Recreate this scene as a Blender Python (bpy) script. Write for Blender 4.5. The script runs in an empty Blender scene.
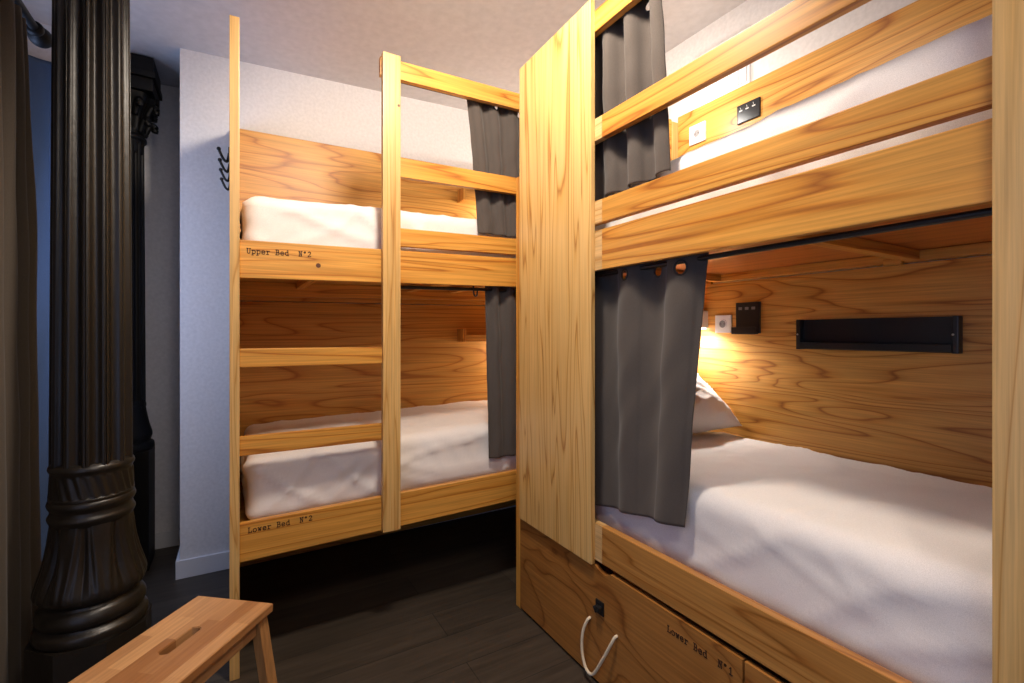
import bpy, bmesh, math, random
from mathutils import Vector, Matrix, noise
random.seed(7)
PI = math.pi
scene = bpy.context.scene
C = scene.collection

# ------------------------------------------------------------------ helpers
def tag(o, label=None, cat=None, group=None, kind=None):
    if label: o['label'] = label
    if cat: o['category'] = cat
    if group: o['group'] = group
    if kind: o['kind'] = kind
    return o

def thing(name, label, cat, loc=(0, 0, 0), group=None):
    o = bpy.data.objects.new(name, None)
    o.empty_display_size = 0.1
    C.objects.link(o)
    o.location = loc
    return tag(o, label, cat, group)

def root_loc(o):
    v = Vector((0, 0, 0))
    while o:
        v += Vector(o.location)
        o = o.parent
    return v

def obj(name, bm, mat, parent=None, label=None, smooth=False, loc=None):
    """bm is in world coordinates."""
    me = bpy.data.meshes.new(name)
    off = root_loc(parent) if parent else Vector(loc or (0, 0, 0))
    bmesh.ops.translate(bm, verts=bm.verts, vec=-off)
    bmesh.ops.recalc_face_normals(bm, faces=bm.faces)
    bm.to_mesh(me)
    bm.free()
    if smooth is True:
        for p in me.polygons:
            p.use_smooth = True
    elif smooth:
        me.polygons.foreach_set('use_smooth', [True] * len(me.polygons))
        try:
            me.set_sharp_from_angle(angle=smooth)
        except Exception:
            pass
    o = bpy.data.objects.new(name, me)
    C.objects.link(o)
    if mat: me.materials.append(mat)
    if parent: o.parent = parent
    else: o.location = off
    if label: o['label'] = label
    return o

def B(): return bmesh.new()

def box(bm, x0, x1, y0, y1, z0, z1, bev=0.003, seg=2, shear=None):
    vs = [bm.verts.new((x, y, z)) for x in (x0, x1) for y in (y0, y1) for z in (z0, z1)]
    f = [(0, 1, 3, 2), (4, 6, 7, 5), (0, 4, 5, 1), (2, 3, 7, 6), (0, 2, 6, 4), (1, 5, 7, 3)]
    fs = [bm.faces.new([vs[i] for i in q]) for q in f]
    out = vs
    if bev > 0:
        es = list({e for q in fs for e in q.edges})
        r = bmesh.ops.bevel(bm, geom=es, offset=bev, segments=seg, affect='EDGES', profile=0.7)
        out = list({v for q in r['faces'] for v in q.verts} | {v for v in vs if v.is_valid})
    if shear:
        for v in out: v.co.z += shear * v.co.x
    return out

def tube(bm, pts, r, n=10, cap=True):
    pts = [Vector(p) for p in pts]
    rings = []
    up = Vector((0, 0, 1))
    for i, p in enumerate(pts):
        t = (pts[min(i + 1, len(pts) - 1)] - pts[max(i - 1, 0)]).normalized()
        a = t.cross(up)
        if a.length < 1e-3: a = t.cross(Vector((1, 0, 0)))
        a.normalize(); b = t.cross(a).normalized()
        rr = r[i] if isinstance(r, (list, tuple)) else r
        rings.append([bm.verts.new(p + (a * math.cos(2 * PI * k / n) + b * math.sin(2 * PI * k / n)) * rr) for k in range(n)])
    for A, D in zip(rings, rings[1:]):
        for k in range(n):
            bm.faces.new((A[k], A[(k + 1) % n], D[(k + 1) % n], D[k]))
    if cap:
        bm.faces.new(rings[0]); bm.faces.new(rings[-1][::-1])

def smooth_path(ctrl, n=8):
    P = [Vector(c) for c in ctrl]
    out = []
    for i in range(len(P) - 1):
        p0 = P[max(i - 1, 0)]; p1 = P[i]; p2 = P[i + 1]; p3 = P[min(i + 2, len(P) - 1)]
        for k in range(n):
            t = k / n
            out.append(0.5 * ((2 * p1) + (p2 - p0) * t + (2 * p0 - 5 * p1 + 4 * p2 - p3) * t * t + (3 * p1 - p0 - 3 * p2 + p3) * t ** 3))
    out.append(P[-1])
    return out

def prism(bm, poly, fn, d):
    """extrude a 2D polygon; fn(u, v, w) -> world point, w in (0, d)"""
    a = [bm.verts.new(fn(u, v, 0)) for u, v in poly]
    b = [bm.verts.new(fn(u, v, d)) for u, v in poly]
    bm.faces.new(a); bm.faces.new(b[::-1])
    n = len(poly)
    for i in range(n):
        bm.faces.new((a[i], a[(i + 1) % n], b[(i + 1) % n], b[i]))

def torus(bm, c, axis, R, r, n=24, m=8):
    c = Vector(c); ax = Vector(axis).normalized()
    u = ax.orthogonal().normalized(); w = ax.cross(u)
    ring = []
    for i in range(n):
        a = 2 * PI * i / n
        d = u * math.cos(a) + w * math.sin(a)
        ring.append([bm.verts.new(c + d * (R + r * math.cos(2 * PI * j / m)) + ax * r * math.sin(2 * PI * j / m)) for j in range(m)])
    for i in range(n):
        for j in range(m):
            bm.faces.new((ring[i][j], ring[(i + 1) % n][j], ring[(i + 1) % n][(j + 1) % m], ring[i][(j + 1) % m]))

def rgrid(x0, x1, y0, y1, z0, z1, r, step, disp=None):
    """closed rounded box made of welded grids; disp(co, normal) -> new co"""
    bm = B()
    def grid(o, u, v, nu, nv):
        g = [[bm.verts.new(o + u * (i / nu) + v * (j / nv)) for j in range(nv + 1)] for i in range(nu + 1)]
        for i in range(nu):
            for j in range(nv):
                bm.faces.new((g[i][j], g[i + 1][j], g[i + 1][j + 1], g[i][j + 1]))
    L = (x1 - x0, y1 - y0, z1 - z0)
    N = [max(4, int(math.ceil(l / step))) for l in L]
    o = Vector((x0, y0, z0)); X = Vector((L[0], 0, 0)); Y = Vector((0, L[1], 0)); Z = Vector((0, 0, L[2]))
    for off in (Vector(), Z): grid(o + off, X, Y, N[0], N[1])
    for off in (Vector(), Y): grid(o + off, X, Z, N[0], N[2])
    for off in (Vector(), X): grid(o + off, Y, Z, N[1], N[2])
    bmesh.ops.remove_doubles(bm, verts=bm.verts, dist=1e-5)
    for v in bm.verts:
        c = Vector((min(max(v.co.x, x0 + r), x1 - r), min(max(v.co.y, y0 + r), y1 - r), min(max(v.co.z, z0 + r), z1 - r)))
        d = v.co - c
        n = d.normalized() if d.length > 1e-9 else Vector((0, 0, 1))
        co = c + n * r if d.length > 1e-9 else v.co
        v.co = disp(co, n) if disp else co
    return bm

# stamped typewriter letters as strokes (grid 4 wide x 6 high, baseline 0)
GL = {
 'U': [[(0, 6), (1.4, 6)], [(2.6, 6), (4, 6)], [(.7, 6), (.7, 1.2), (1.4, 0), (2.6, 0), (3.3, 1.2), (3.3, 6)]],
 'p': [[(0, 4), (.8, 4), (.8, -1.8)], [(0, -1.8), (1.7, -1.8)], [(.8, 3.3), (1.6, 4), (2.8, 4), (3.7, 3), (3.7, 1), (2.8, 0), (1.6, 0), (.8, .8)]],
 'e': [[(.4, 2.1), (3.6, 2.1), (3.4, 3.2), (2.6, 4), (1.4, 4), (.5, 3.2), (.3, 2), (.6, .7), (1.5, 0), (2.7, 0), (3.6, .6)]],
 'r': [[(.2, 4), (1.3, 4), (1.3, 0)], [(.2, 0), (2.6, 0)], [(1.3, 2.8), (2.3, 3.8), (3.2, 4), (3.8, 3.4)]],
 'B': [[(0, 0), (2.8, 0), (3.6, .8), (3.6, 2.3), (2.8, 3.1), (.8, 3.1)], [(0, 6), (2.5, 6), (3.2, 5.3), (3.2, 3.8), (2.5, 3.1)], [(.8, 0), (.8, 6)]],
 'd': [[(2.4, 6), (3.2, 6), (3.2, 0), (4, 0)], [(3.2, 3.3), (2.4, 4), (1.3, 4), (.3, 3), (.3, 1), (1.3, 0), (2.4, 0), (3.2, .8)]],
 'N': [[(0, 0), (1.5, 0)], [(.7, 0), (.7, 6)], [(0, 6), (.9, 6), (3.2, 0)], [(3.2, 0), (3.2, 6)], [(2.4, 6), (4, 6)]],
 'L': [[(.2, 6), (2, 6)], [(1, 6), (1, 0)], [(.2, 0), (3.7, 0), (3.7, 1.7)]],
 'o': [[(1.3, 0), (2.7, 0), (3.7, 1), (3.7, 3), (2.7, 4), (1.3, 4), (.3, 3), (.3, 1), (1.3, 0)]],
 'w': [[(0, 4), (1.2, 4)], [(2.8, 4), (4, 4)], [(.5, 4), (1.2, 0), (2, 3), (2.8, 0), (3.5, 4)]],
 '1': [[(.8, 4.8), (2, 6), (2, 0)], [(.6, 0), (3.4, 0)]],
 '2': [[(.5, 4.6), (1, 5.6), (2, 6), (3, 5.6), (3.5, 4.6), (3, 3.4), (.4, 0), (3.6, 0), (3.6, .9)]],
 '3': [[(.6, 5.4), (1.6, 6), (2.7, 6), (3.4, 5.2), (3.2, 3.8), (2, 3.2), (3.3, 2.6), (3.6, 1.2), (2.7, 0), (1.4, 0), (.5, .6)]],
 '*': [[(.9, 4.6), (1.3, 5.7), (2.1, 5.9), (2.6, 5.2), (2.3, 4.4), (1.4, 4.2), (.9, 4.6)]],
}
def lettering(text, fn, pitch, sw, depth):
    bm = B()
    k = pitch / 5.2
    for i, ch in enumerate(text):
        for st in GL.get(ch, []):
            for (a, b) in zip(st, st[1:]):
                A = Vector((a[0] * k + i * pitch, a[1] * k)); D = Vector((b[0] * k + i * pitch, b[1] * k))
                t = (D - A).normalized(); n = Vector((-t.y, t.x)) * sw
                A2 = A - t * sw; D2 = D + t * sw
                prism(bm, [tuple(A2 + n), tuple(A2 - n), tuple(D2 - n), tuple(D2 + n)], fn, depth)
    return bm

# ------------------------------------------------------------------ materials
def new_mat(name):
    m = bpy.data.materials.new(name); m.use_nodes = True
    nt = m.node_tree; nt.nodes.clear()
    out = nt.nodes.new('ShaderNodeOutputMaterial'); b = nt.nodes.new('ShaderNodeBsdfPrincipled')
    nt.links.new(b.outputs[0], out.inputs[0])
    return m, nt, b

def N(nt, t, **k):
    n = nt.nodes.new(t)
    for a, v in k.items():
        if a in n.inputs: n.inputs[a].default_value = v
        else: setattr(n, a, v)
    return n

def ramp(nt, stops, interp='LINEAR'):
    n = nt.nodes.new('ShaderNodeValToRGB'); r = n.color_ramp; r.interpolation = interp
    while len(r.elements) > 1: r.elements.remove(r.elements[-1])
    r.elements[0].position = stops[0][0]; r.elements[0].color = (*stops[0][1], 1)
    for p, c in stops[1:]:
        e = r.elements.new(p); e.color = (*c, 1)
    return n

def coords(nt, scale, rnd=True):
    tc = N(nt, 'ShaderNodeTexCoord')
    src = tc.outputs['Object']
    if rnd:
        oi = N(nt, 'ShaderNodeObjectInfo')
        m = N(nt, 'ShaderNodeMath', operation='MULTIPLY'); m.inputs[1].default_value = 37.0
        nt.links.new(oi.outputs['Random'], m.inputs[0])
        add = N(nt, 'ShaderNodeVectorMath', operation='ADD')
        nt.links.new(src, add.inputs[0]); nt.links.new(m.outputs[0], add.inputs[1])
        src = add.outputs[0]
    outs = []
    for s in scale:
        mp = N(nt, 'ShaderNodeVectorMath', operation='MULTIPLY'); mp.inputs[1].default_value = s
        nt.links.new(src, mp.inputs[0]); outs.append(mp.outputs[0])
    return outs

def wood(name, axis, light, mid, dark, across=5.0, along=0.55, rings=9.0, rough=0.38, fine=0.34, rnd=True, knots=False):
    lm = tuple(.5 * p + .5 * q for p, q in zip(light, mid)); dk = tuple(.9 * p + .1 * q for p, q in zip(dark, mid)); rings *= 1.35
    m, nt, b = new_mat(name)
    a = 'xyz'.index(axis)
    def sc(al, ac):
        v = [ac, ac, ac]; v[a] = al; return tuple(v)
    c1, c2, c3 = coords(nt, [sc(along, across), sc(2.5, 130), sc(.3, 1.6)], rnd)
    n1 = N(nt, 'ShaderNodeTexNoise', Scale=1.0, Detail=2.2, Roughness=0.42, Distortion=0.5); nt.links.new(c1, n1.inputs['Vector'])
    mu = N(nt, 'ShaderNodeMath', operation='MULTIPLY'); mu.inputs[1].default_value = rings; nt.links.new(n1.outputs['Fac'], mu.inputs[0])
    fr = N(nt, 'ShaderNodeMath', operation='FRACT'); nt.links.new(mu.outputs[0], fr.inputs[0])
    r = ramp(nt, [(0.0, lm), (0.12, light), (0.40, light), (0.70, lm), (0.82, mid), (0.91, dk), (0.97, mid), (1.0, lm)]); nt.links.new(fr.outputs[0], r.inputs[0])
    n2 = N(nt, 'ShaderNodeTexNoise', Scale=1.0, Detail=3.0, Roughness=0.6); nt.links.new(c2, n2.inputs['Vector'])
    r2 = ramp(nt, [(0.3, (1 - fine,) * 3), (0.7, (1.0,) * 3)]); nt.links.new(n2.outputs['Fac'], r2.inputs[0])
    n3 = N(nt, 'ShaderNodeTexNoise', Scale=1.0, Detail=2.0); nt.links.new(c3, n3.inputs['Vector'])
    r3 = ramp(nt, [(0.3, (0.88, 0.84, 0.78)), (0.7, (1.04, 1.03, 1.02))]); nt.links.new(n3.outputs['Fac'], r3.inputs[0])
    m1 = N(nt, 'ShaderNodeMix', data_type='RGBA', blend_type='MULTIPLY'); m1.inputs[0].default_value = 1
    nt.links.new(r.outputs[0], m1.inputs[6]); nt.links.new(r2.outputs[0], m1.inputs[7])
    m2 = N(nt, 'ShaderNodeMix', data_type='RGBA', blend_type='MULTIPLY'); m2.inputs[0].default_value = 1
    nt.links.new(m1.outputs[2], m2.inputs[6]); nt.links.new(r3.outputs[0], m2.inputs[7])
    last = m2.outputs[2]
    if knots:
        tc = N(nt, 'ShaderNodeTexCoord'); oi = N(nt, 'ShaderNodeObjectInfo')
        s = [7.0] * 3; s[a] = 2.0
        mp = N(nt, 'ShaderNodeVectorMath', operation='MULTIPLY'); mp.inputs[1].default_value = s
        nt.links.new(tc.outputs['Object'], mp.inputs[0])
        vo = N(nt, 'ShaderNodeTexVoronoi', Scale=1.0); nt.links.new(mp.outputs[0], vo.inputs['Vector'])
        rk = ramp(nt, [(0.0, (0.16, 0.06, 0.02)), (0.05, (0.3, 0.12, 0.04)), (0.075, (1, 1, 1))]); nt.links.new(vo.outputs['Distance'], rk.inputs[0])
        m3 = N(nt, 'ShaderNodeMix', data_type='RGBA', blend_type='MULTIPLY'); m3.inputs[0].default_value = 1
        nt.links.new(last, m3.inputs[6]); nt.links.new(rk.outputs[0], m3.inputs[7]); last = m3.outputs[2]
    nt.links.new(last, b.inputs['Base Color'])
    b.inputs['Roughness'].default_value = rough
    bp = N(nt, 'ShaderNodeBump', Strength=0.06, Distance=0.002); nt.links.new(n2.outputs['Fac'], bp.inputs['Height']); nt.links.new(bp.outputs[0], b.inputs['Normal'])
    return m

PL = (0.78, 0.385, 0.075); PM = (0.69, 0.295, 0.043); PD = (0.40, 0.13, 0.018)
pine = {k: wood('pine_' + k, k, PL, PM, PD, across=7.5, along=0.35, rings=7, knots=False) for k in 'xyz'}
ply = {k: wood('plywood_' + k, k, (0.75, 0.385, 0.080), (0.66, 0.295, 0.048), (0.44, 0.15, 0.02), across=4.5, along=0.5, rings=10, rough=0.42) for k in 'xyz'}
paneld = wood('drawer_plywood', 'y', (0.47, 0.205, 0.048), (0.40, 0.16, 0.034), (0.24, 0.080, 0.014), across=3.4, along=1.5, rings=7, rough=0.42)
panelz = wood('wide_pine_panel', 'z', (0.80, 0.52, 0.20), (0.71, 0.415, 0.125), (0.42, 0.185, 0.045), across=9, along=0.4, rings=9, rough=0.36, fine=0.18)
postwood = wood('post_pine', 'z', (0.76, 0.48, 0.18), (0.70, 0.41, 0.13), (0.52, 0.25, 0.06), across=14, along=0.5, rings=7, rough=0.38)

def plain(name, col, rough=0.5, metal=0.0, bump=None, spec=None):
    m, nt, b = new_mat(name)
    b.inputs['Base Color'].default_value = (*col, 1); b.inputs['Roughness'].default_value = rough; b.inputs['Metallic'].default_value = metal
    if bump:
        s, st, dist = bump
        (c,) = coords(nt, [(1, 1, 1)], False)
        n = N(nt, 'ShaderNodeTexNoise', Scale=s, Detail=4.0); nt.links.new(c, n.inputs['Vector'])
        bp = N(nt, 'ShaderNodeBump', Strength=st, Distance=dist); nt.links.new(n.outputs['Fac'], bp.inputs['Height']); nt.links.new(bp.outputs[0], b.inputs['Normal'])
        r = ramp(nt, [(0.3, tuple(x * 0.93 for x in col)), (0.7, tuple(min(1, x * 1.05) for x in col))]); nt.links.new(n.outputs['Fac'], r.inputs[0]); nt.links.new(r.outputs[0], b.inputs['Base Color'])
    if spec is not None: b.inputs['Specular IOR Level'].default_value = spec
    return m

def cloth(name, col, rough=0.9, weave=900, sheen=0.2, wr=None):
    m, nt, b = new_mat(name)
    (c,) = coords(nt, [(1, 1, 1)], False)
    n = N(nt, 'ShaderNodeTexNoise', Scale=weave, Detail=2.0); nt.links.new(c, n.inputs['Vector'])
    n2 = N(nt, 'ShaderNodeTexNoise', Scale=9.0, Detail=3.0); nt.links.new(c, n2.inputs['Vector'])
    r = ramp(nt, [(0.25, tuple(x * 0.82 for x in col)), (0.75, tuple(min(1, x * 1.12) for x in col))]); nt.links.new(n.outputs['Fac'], r.inputs[0])
    nt.links.new(r.outputs[0], b.inputs['Base Color'])
    b.inputs['Roughness'].default_value = rough; b.inputs['Sheen Weight'].default_value = sheen; b.inputs['Specular IOR Level'].default_value = 0.2
    bp = N(nt, 'ShaderNodeBump', Strength=0.12, Distance=0.004); nt.links.new(n2.outputs['Fac'], bp.inputs['Height']); nt.links.new(bp.outputs[0], b.inputs['Normal'])
    return m

wallm = plain('white_wall_plaster', (0.74, 0.72, 0.72), 0.85, bump=(60, 0.08, 0.003))
ceilm = plain('ceiling_paint', (0.58, 0.55, 0.54), 0.9, bump=(25, 0.05, 0.003))
trimm = plain('skirting_paint', (0.72, 0.72, 0.74), 0.5)
linen = cloth('white_bed_linen', (0.80, 0.765, 0.745), 0.85, 700)
curt = cloth('grey_curtain_fabric', (0.084, 0.070, 0.061), 0.92, 500, 0.15)
drape = cloth('dark_drape_fabric', (0.11, 0.088, 0.070), 0.9, 500, 0.1)
blackm = plain('black_metal', (0.012, 0.012, 0.013), 0.38)
blackp = plain('black_plastic', (0.014, 0.014, 0.016), 0.28)
iron = plain('dark_painted_iron', (0.012, 0.0090, 0.0065), 0.36, bump=(38, 0.25, 0.004))
whitep = plain('white_plastic', (0.78, 0.78, 0.80), 0.35)
greyp = plain('grey_plastic', (0.25, 0.25, 0.26), 0.4)
ink = plain('burnt_ink', (0.045, 0.016, 0.008), 0.7)
rope_m = plain('cream_rope', (0.78, 0.66, 0.47), 0.85, bump=(400, 0.4, 0.003))
markm = plain('light_grey_marking', (0.55, 0.55, 0.55), 0.5)

def emis(name, col, st):
    m = bpy.data.materials.new(name); m.use_nodes = True; nt = m.node_tree; nt.nodes.clear()
    o = nt.nodes.new('ShaderNodeOutputMaterial'); e = nt.nodes.new('ShaderNodeEmission')
    e.inputs[0].default_value = (*col, 1); e.inputs[1].default_value = st
    nt.links.new(e.outputs[0], o.inputs[0]); return m
ledm = emis('led_diffuser', (1.0, 0.93, 0.84), 14.0)

def floor_mat():
    m, nt, b = new_mat('dark_floor_boards')
    tc = N(nt, 'ShaderNodeTexCoord')
    br = N(nt, 'ShaderNodeTexBrick', Scale=1.0); br.offset = 0.37
    br.inputs['Brick Width'].default_value = 1.25; br.inputs['Row Height'].default_value = 0.19; br.inputs['Mortar Size'].default_value = 0.002
    br.inputs['Color1'].default_value = (0.050, 0.039, 0.030, 1); br.inputs['Color2'].default_value = (0.075, 0.059, 0.045, 1); br.inputs['Mortar'].default_value = (0.02, 0.018, 0.016, 1)
    nt.links.new(tc.outputs['Object'], br.inputs['Vector'])
    mp = N(nt, 'ShaderNodeVectorMath', operation='MULTIPLY'); mp.inputs[1].default_value = (2.2, 30, 1); nt.links.new(tc.outputs['Object'], mp.inputs[0])
    n = N(nt, 'ShaderNodeTexNoise', Scale=1.0, Detail=5.0, Roughness=0.65); nt.links.new(mp.outputs[0], n.inputs['Vector'])
    r = ramp(nt, [(0.3, (0.55, 0.54, 0.52)), (0.7, (1.15, 1.13, 1.1))]); nt.links.new(n.outputs['Fac'], r.inputs[0])
    mx = N(nt, 'ShaderNodeMix', data_type='RGBA', blend_type='MULTIPLY'); mx.inputs[0].default_value = 1
    nt.links.new(br.outputs['Color'], mx.inputs[6]); nt.links.new(r.outputs[0], mx.inputs[7]); nt.links.new(mx.outputs[2], b.inputs['Base Color'])
    b.inputs['Roughness'].default_value = 0.48
    bp = N(nt, 'ShaderNodeBump', Strength=0.15, Distance=0.003); nt.links.new(n.outputs['Fac'], bp.inputs['Height']); nt.links.new(bp.outputs[0], b.inputs['Normal'])
    return m
floorm = floor_mat()

def stool_mat():
    m, nt, b = new_mat('butcher_block_beech')
    tc = N(nt, 'ShaderNodeTexCoord')
    br = N(nt, 'ShaderNodeTexBrick', Scale=1.0); br.offset = 0.43
    br.inputs['Brick Width'].default_value = 0.21; br.inputs['Row Height'].default_value = 0.042; br.inputs['Mortar Size'].default_value = 0.0
    br.inputs['Color1'].default_value = (0.33, 0.135, 0.042, 1); br.inputs['Color2'].default_value = (0.66, 0.37, 0.165, 1)
    nt.links.new(tc.outputs['Object'], br.inputs['Vector'])
    mp = N(nt, 'ShaderNodeVectorMath', operation='MULTIPLY'); mp.inputs[1].default_value = (8, 120, 120); nt.links.new(tc.outputs['Object'], mp.inputs[0])
    n = N(nt, 'ShaderNodeTexNoise', Scale=1.0, Detail=3.0); nt.links.new(mp.outputs[0], n.inputs['Vector'])
    r = ramp(nt, [(0.3, (0.8, 0.78, 0.74)), (0.7, (1.05, 1.04, 1.03))]); nt.links.new(n.outputs['Fac'], r.inputs[0])
    mx = N(nt, 'ShaderNodeMix', data_type='RGBA', blend_type='MULTIPLY'); mx.inputs[0].default_value = 1
    nt.links.new(br.outputs['Color'], mx.inputs[6]); nt.links.new(r.outputs[0], mx.inputs[7]); nt.links.new(mx.outputs[2], b.inputs['Base Color'])
    b.inputs['Roughness'].default_value = 0.42
    return m
stoolm = stool_mat()
legwood = wood('beech_leg', 'z', (0.50, 0.26, 0.10), (0.45, 0.22, 0.08), (0.34, 0.15, 0.05), across=20, along=.6, rings=4)

# ------------------------------------------------------------------ the room
XW, YW, XL, YF = 2.13, 3.065, -0.98, -2.2
def ceil_z(x): return 2.826 + 0.038 * x
def struct(name, bm, m, smooth=False):
    o = obj(name, bm, m, smooth=smooth); o['kind'] = 'structure'; return o

bm = B(); box(bm, XL - .1, XW + .1, YF - .1, 3.75, -0.1, 0.0, 0); struct('floor', bm, floorm)
bm = B(); vs = box(bm, XL - .1, XW + .1, YF - .1, 3.75, 0, 0.1, 0)
for v in vs: v.co.z += ceil_z(v.co.x)
struct('ceiling', bm, ceilm)
bm = B(); box(bm, -0.257, XW + .1, YW, 3.75, 0, 3.1, 0); struct('wall_back', bm, wallm)
bm = B(); box(bm, -0.66, -0.257, 3.56, 3.75, 0, 3.1, 0); struct('wall_alcove', bm, wallm)
bm = B(); box(bm, XL - .1, -0.66, 3.12, 3.75, 0, 3.1, 0); struct('wall_back_left', bm, wallm)
bm = B(); box(bm, XW, XW + .1, YF, YW, 0, 3.1, 0); struct('wall_right', bm, wallm)
bm = B(); box(bm, XL - .1, XW + .1, YF - .1, YF, 0, 3.1, 0); struct('wall_front', bm, wallm)
# left wall with two tall window openings
wins = [(-1.3, 0.75), (1.95, 2.85)]
bm = B()
ys = [YF, -1.3, 0.75, 1.95, 2.85, 3.12]
for i, (a, d) in enumerate(zip(ys, ys[1:])):
    if (a, d) in wins:
        box(bm, XL - .1, XL, a, d, 0, 0.35, 0); box(bm, XL - .1, XL, a, d, 2.45, 3.1, 0)
    else:
        box(bm, XL - .1, XL, a, d, 0, 3.1, 0)
struct('wall_left', bm, wallm)
framem = plain('window_frame_paint', (0.55, 0.56, 0.58), 0.5)
def glass_mat():
    m = bpy.data.materials.new('window_glass'); m.use_nodes = True; nt = m.node_tree; nt.nodes.clear()
    o = nt.nodes.new('ShaderNodeOutputMaterial'); mx = nt.nodes.new('ShaderNodeMixShader'); t = nt.nodes.new('ShaderNodeBsdfTransparent'); g = nt.nodes.new('ShaderNodeBsdfGlossy')
    g.inputs['Roughness'].default_value = 0.02; mx.inputs[0].default_value = 0.06
    nt.links.new(t.outputs[0], mx.inputs[1]); nt.links.new(g.outputs[0], mx.inputs[2]); nt.links.new(mx.outputs[0], o.inputs[0]); return m
glass = glass_mat()
for i, (a, d) in enumerate(wins):
    bm = B()
    x0, x1 = XL - .07, XL - .03
    box(bm, x0, x1, a, a + .05, .35, 2.45, .003); box(bm, x0, x1, d - .05, d, .35, 2.45, .003)
    box(bm, x0, x1, a + .05, d - .05, .35, .40, .003); box(bm, x0, x1, a + .05, d - .05, 2.40, 2.45, .003)
    mid = (a + d) / 2; box(bm, x0, x1, mid - .025, mid + .025, .40, 2.40, .003)
    w = struct('window_%d' % (i + 1), bm, framem)
    bm = B(); box(bm, XL - .053, XL - .047, a + .05, d - .05, .40, 2.40, 0)
    p = obj('pane', bm, glass, w)
# skirting boards
bm = B(); box(bm, -0.275, -0.02, YW - .014, YW, 0, .095, .002); box(bm, -0.275, -0.257, YW - .002, 3.56, 0, .095, .002); struct('baseboard_back', bm, trimm)
bm = B(); box(bm, -0.66, -0.257 - .018, 3.545, 3.56, 0, .095, .002); struct('baseboard_alcove', bm, trimm)
bm = B(); box(bm, XL, -0.66, 3.106, 3.12, 0, .095, .002); struct('baseboard_left', bm, trimm)

# ------------------------------------------------------------------ left bunk bed (along the back wall)
SH = 0.021                       # shear fitted to image pixels: this bed's long boards climb slightly to the right
bedL = thing('bunk_bed', 'pine bunk bed along the back wall with coat hooks on its left end', 'bunk bed', (1.0, 2.55, 0))
YFR = 2.08                       # front plane of the boards
def boardL(name, x0, x1, z0, z1, y0=YFR, y1=YFR + .028, mat=None, sh=SH, label=None, parent=None):
    bm = B(); box(bm, x0, x1, y0, y1, z0, z1, .003, shear=sh)
    return obj(name, bm, mat or pine['x'], parent or bedL, label)
XE = 2.10
# posts
bm = B(); box(bm, -.021, .012, YFR - .02, YFR + .05, 0, 2.49, .003); obj('corner_post', bm, postwood, bedL)
bm = B(); box(bm, .549, .627, YFR - .030, YFR, .437, 2.520, .004); ladder_post = obj('ladder_post', bm, postwood, bedL)
bm = B(); box(bm, XE - .033, XE, YFR - .02, YFR + .05, 0, 2.49, .003); obj('corner_post', bm, postwood, bedL)
for x0 in (-.021, XE - .033):
    bm = B(); box(bm, x0, x0 + .033, 2.99, 3.055, 0, 2.43, .003); obj('corner_post', bm, postwood, bedL)
# end panels and back panels; lowest part added to darken under the bed
for x0 in (-.017, XE - .027):
    bm = B(); box(bm, x0, x0 + .024, YFR + .05, 2.99, .015, 2.42, .002); obj('end_panel', bm, ply['y'], bedL)
for z0, z1 in ((.004, 1.478), (1.482, 2.435)):
    bm = B(); box(bm, .012, XE - .033, 3.030, 3.048, z0, z1, .002, shear=.012); obj('back_panel', bm, ply['x'], bedL)
# long boards
fasU = boardL('side_rail', .012, XE - .033, 1.512, 1.657)
fasL = boardL('side_rail', .012, XE - .033, .427, .573)
boardL('guard_rail', .546, XE - .033, 2.420, 2.502)
boardL('guard_rail', .560, XE - .033, 1.985, 2.069)
boardL('guard_rail', .560, XE - .033, 1.676, 1.757)
boardL('ladder_rung', .012, .570, 1.170, 1.242, YFR - .012, YFR + .016, sh=0)
boardL('ladder_rung', .012, .570, .833, .905, YFR - .002, YFR + .026, sh=0)
# bases with ledgers and cross bars
for z in (.50, 1.585):
    bm = B(); box(bm, .012, XE - .033, YFR + .03, 3.03, z, z + .018, .002, shear=SH); obj('bed_base', bm, ply['x'], bedL)
bm = B(); box(bm, .012, XE - .033, 2.99, 3.028, 1.503, 1.583, .002, shear=SH); obj('ledger', bm, pine['x'], bedL)
for x in (.30, .95, 1.25, 1.8):
    bm = B(); vs = box(bm, x, x + .04, YFR + .03, 2.99, 1.548, 1.583, .002)
    for v in vs: v.co.z += SH * x
    obj('cross_bar', bm, pine['y'], bedL)
# curtain rods
def rod(bed, a, b, name='curtain_rod'):
    bm = B(); tube(bm, [a, b], .008, 12); o = obj(name, bm, blackm, bed, smooth=.7); return o
rod(bedL, (.64, YFR + .056, 2.455), (XE - .03, YFR + .056, 2.485))
rod(bedL, (.64, YFR + .056, 1.512), (XE - .03, YFR + .056, 1.540))
bm = B(); tube(bm, smooth_path([(1.016, YFR + .045, 1.58), (1.016, YFR + .045, 1.525), (1.020, YFR + .045, 1.490), (1.034, YFR + .045, 1.488), (1.038, YFR + .045, 1.512)]), .004, 8)
obj('rod_hook', bm, blackm, bedL, smooth=True)
# stamped lettering
SW = .00125
def wr(parent, text, x, z, y, pitch, sh=0):
    fn = lambda u, v, w: (x + u, y - .0012 + w, z + v + sh * u)
    a, b = text.split('  ')
    obj('lettering', lettering(a, fn, pitch, SW, .0020), ink, parent, 'dark stamped typewriter lettering')
    fn2 = lambda u, v, w: fn(u + pitch * (len(a) + 2), v, w)
    obj('lettering', lettering(b, fn2, pitch, SW, .0020), ink, parent, 'dark stamped bed number')
wr(fasU, 'Upper Bed  N*2', .036, 1.607, YFR, .0166, SH)
wr(fasL, 'Lower Bed  N*2', .040, .535, YFR, .0166, SH)
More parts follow.
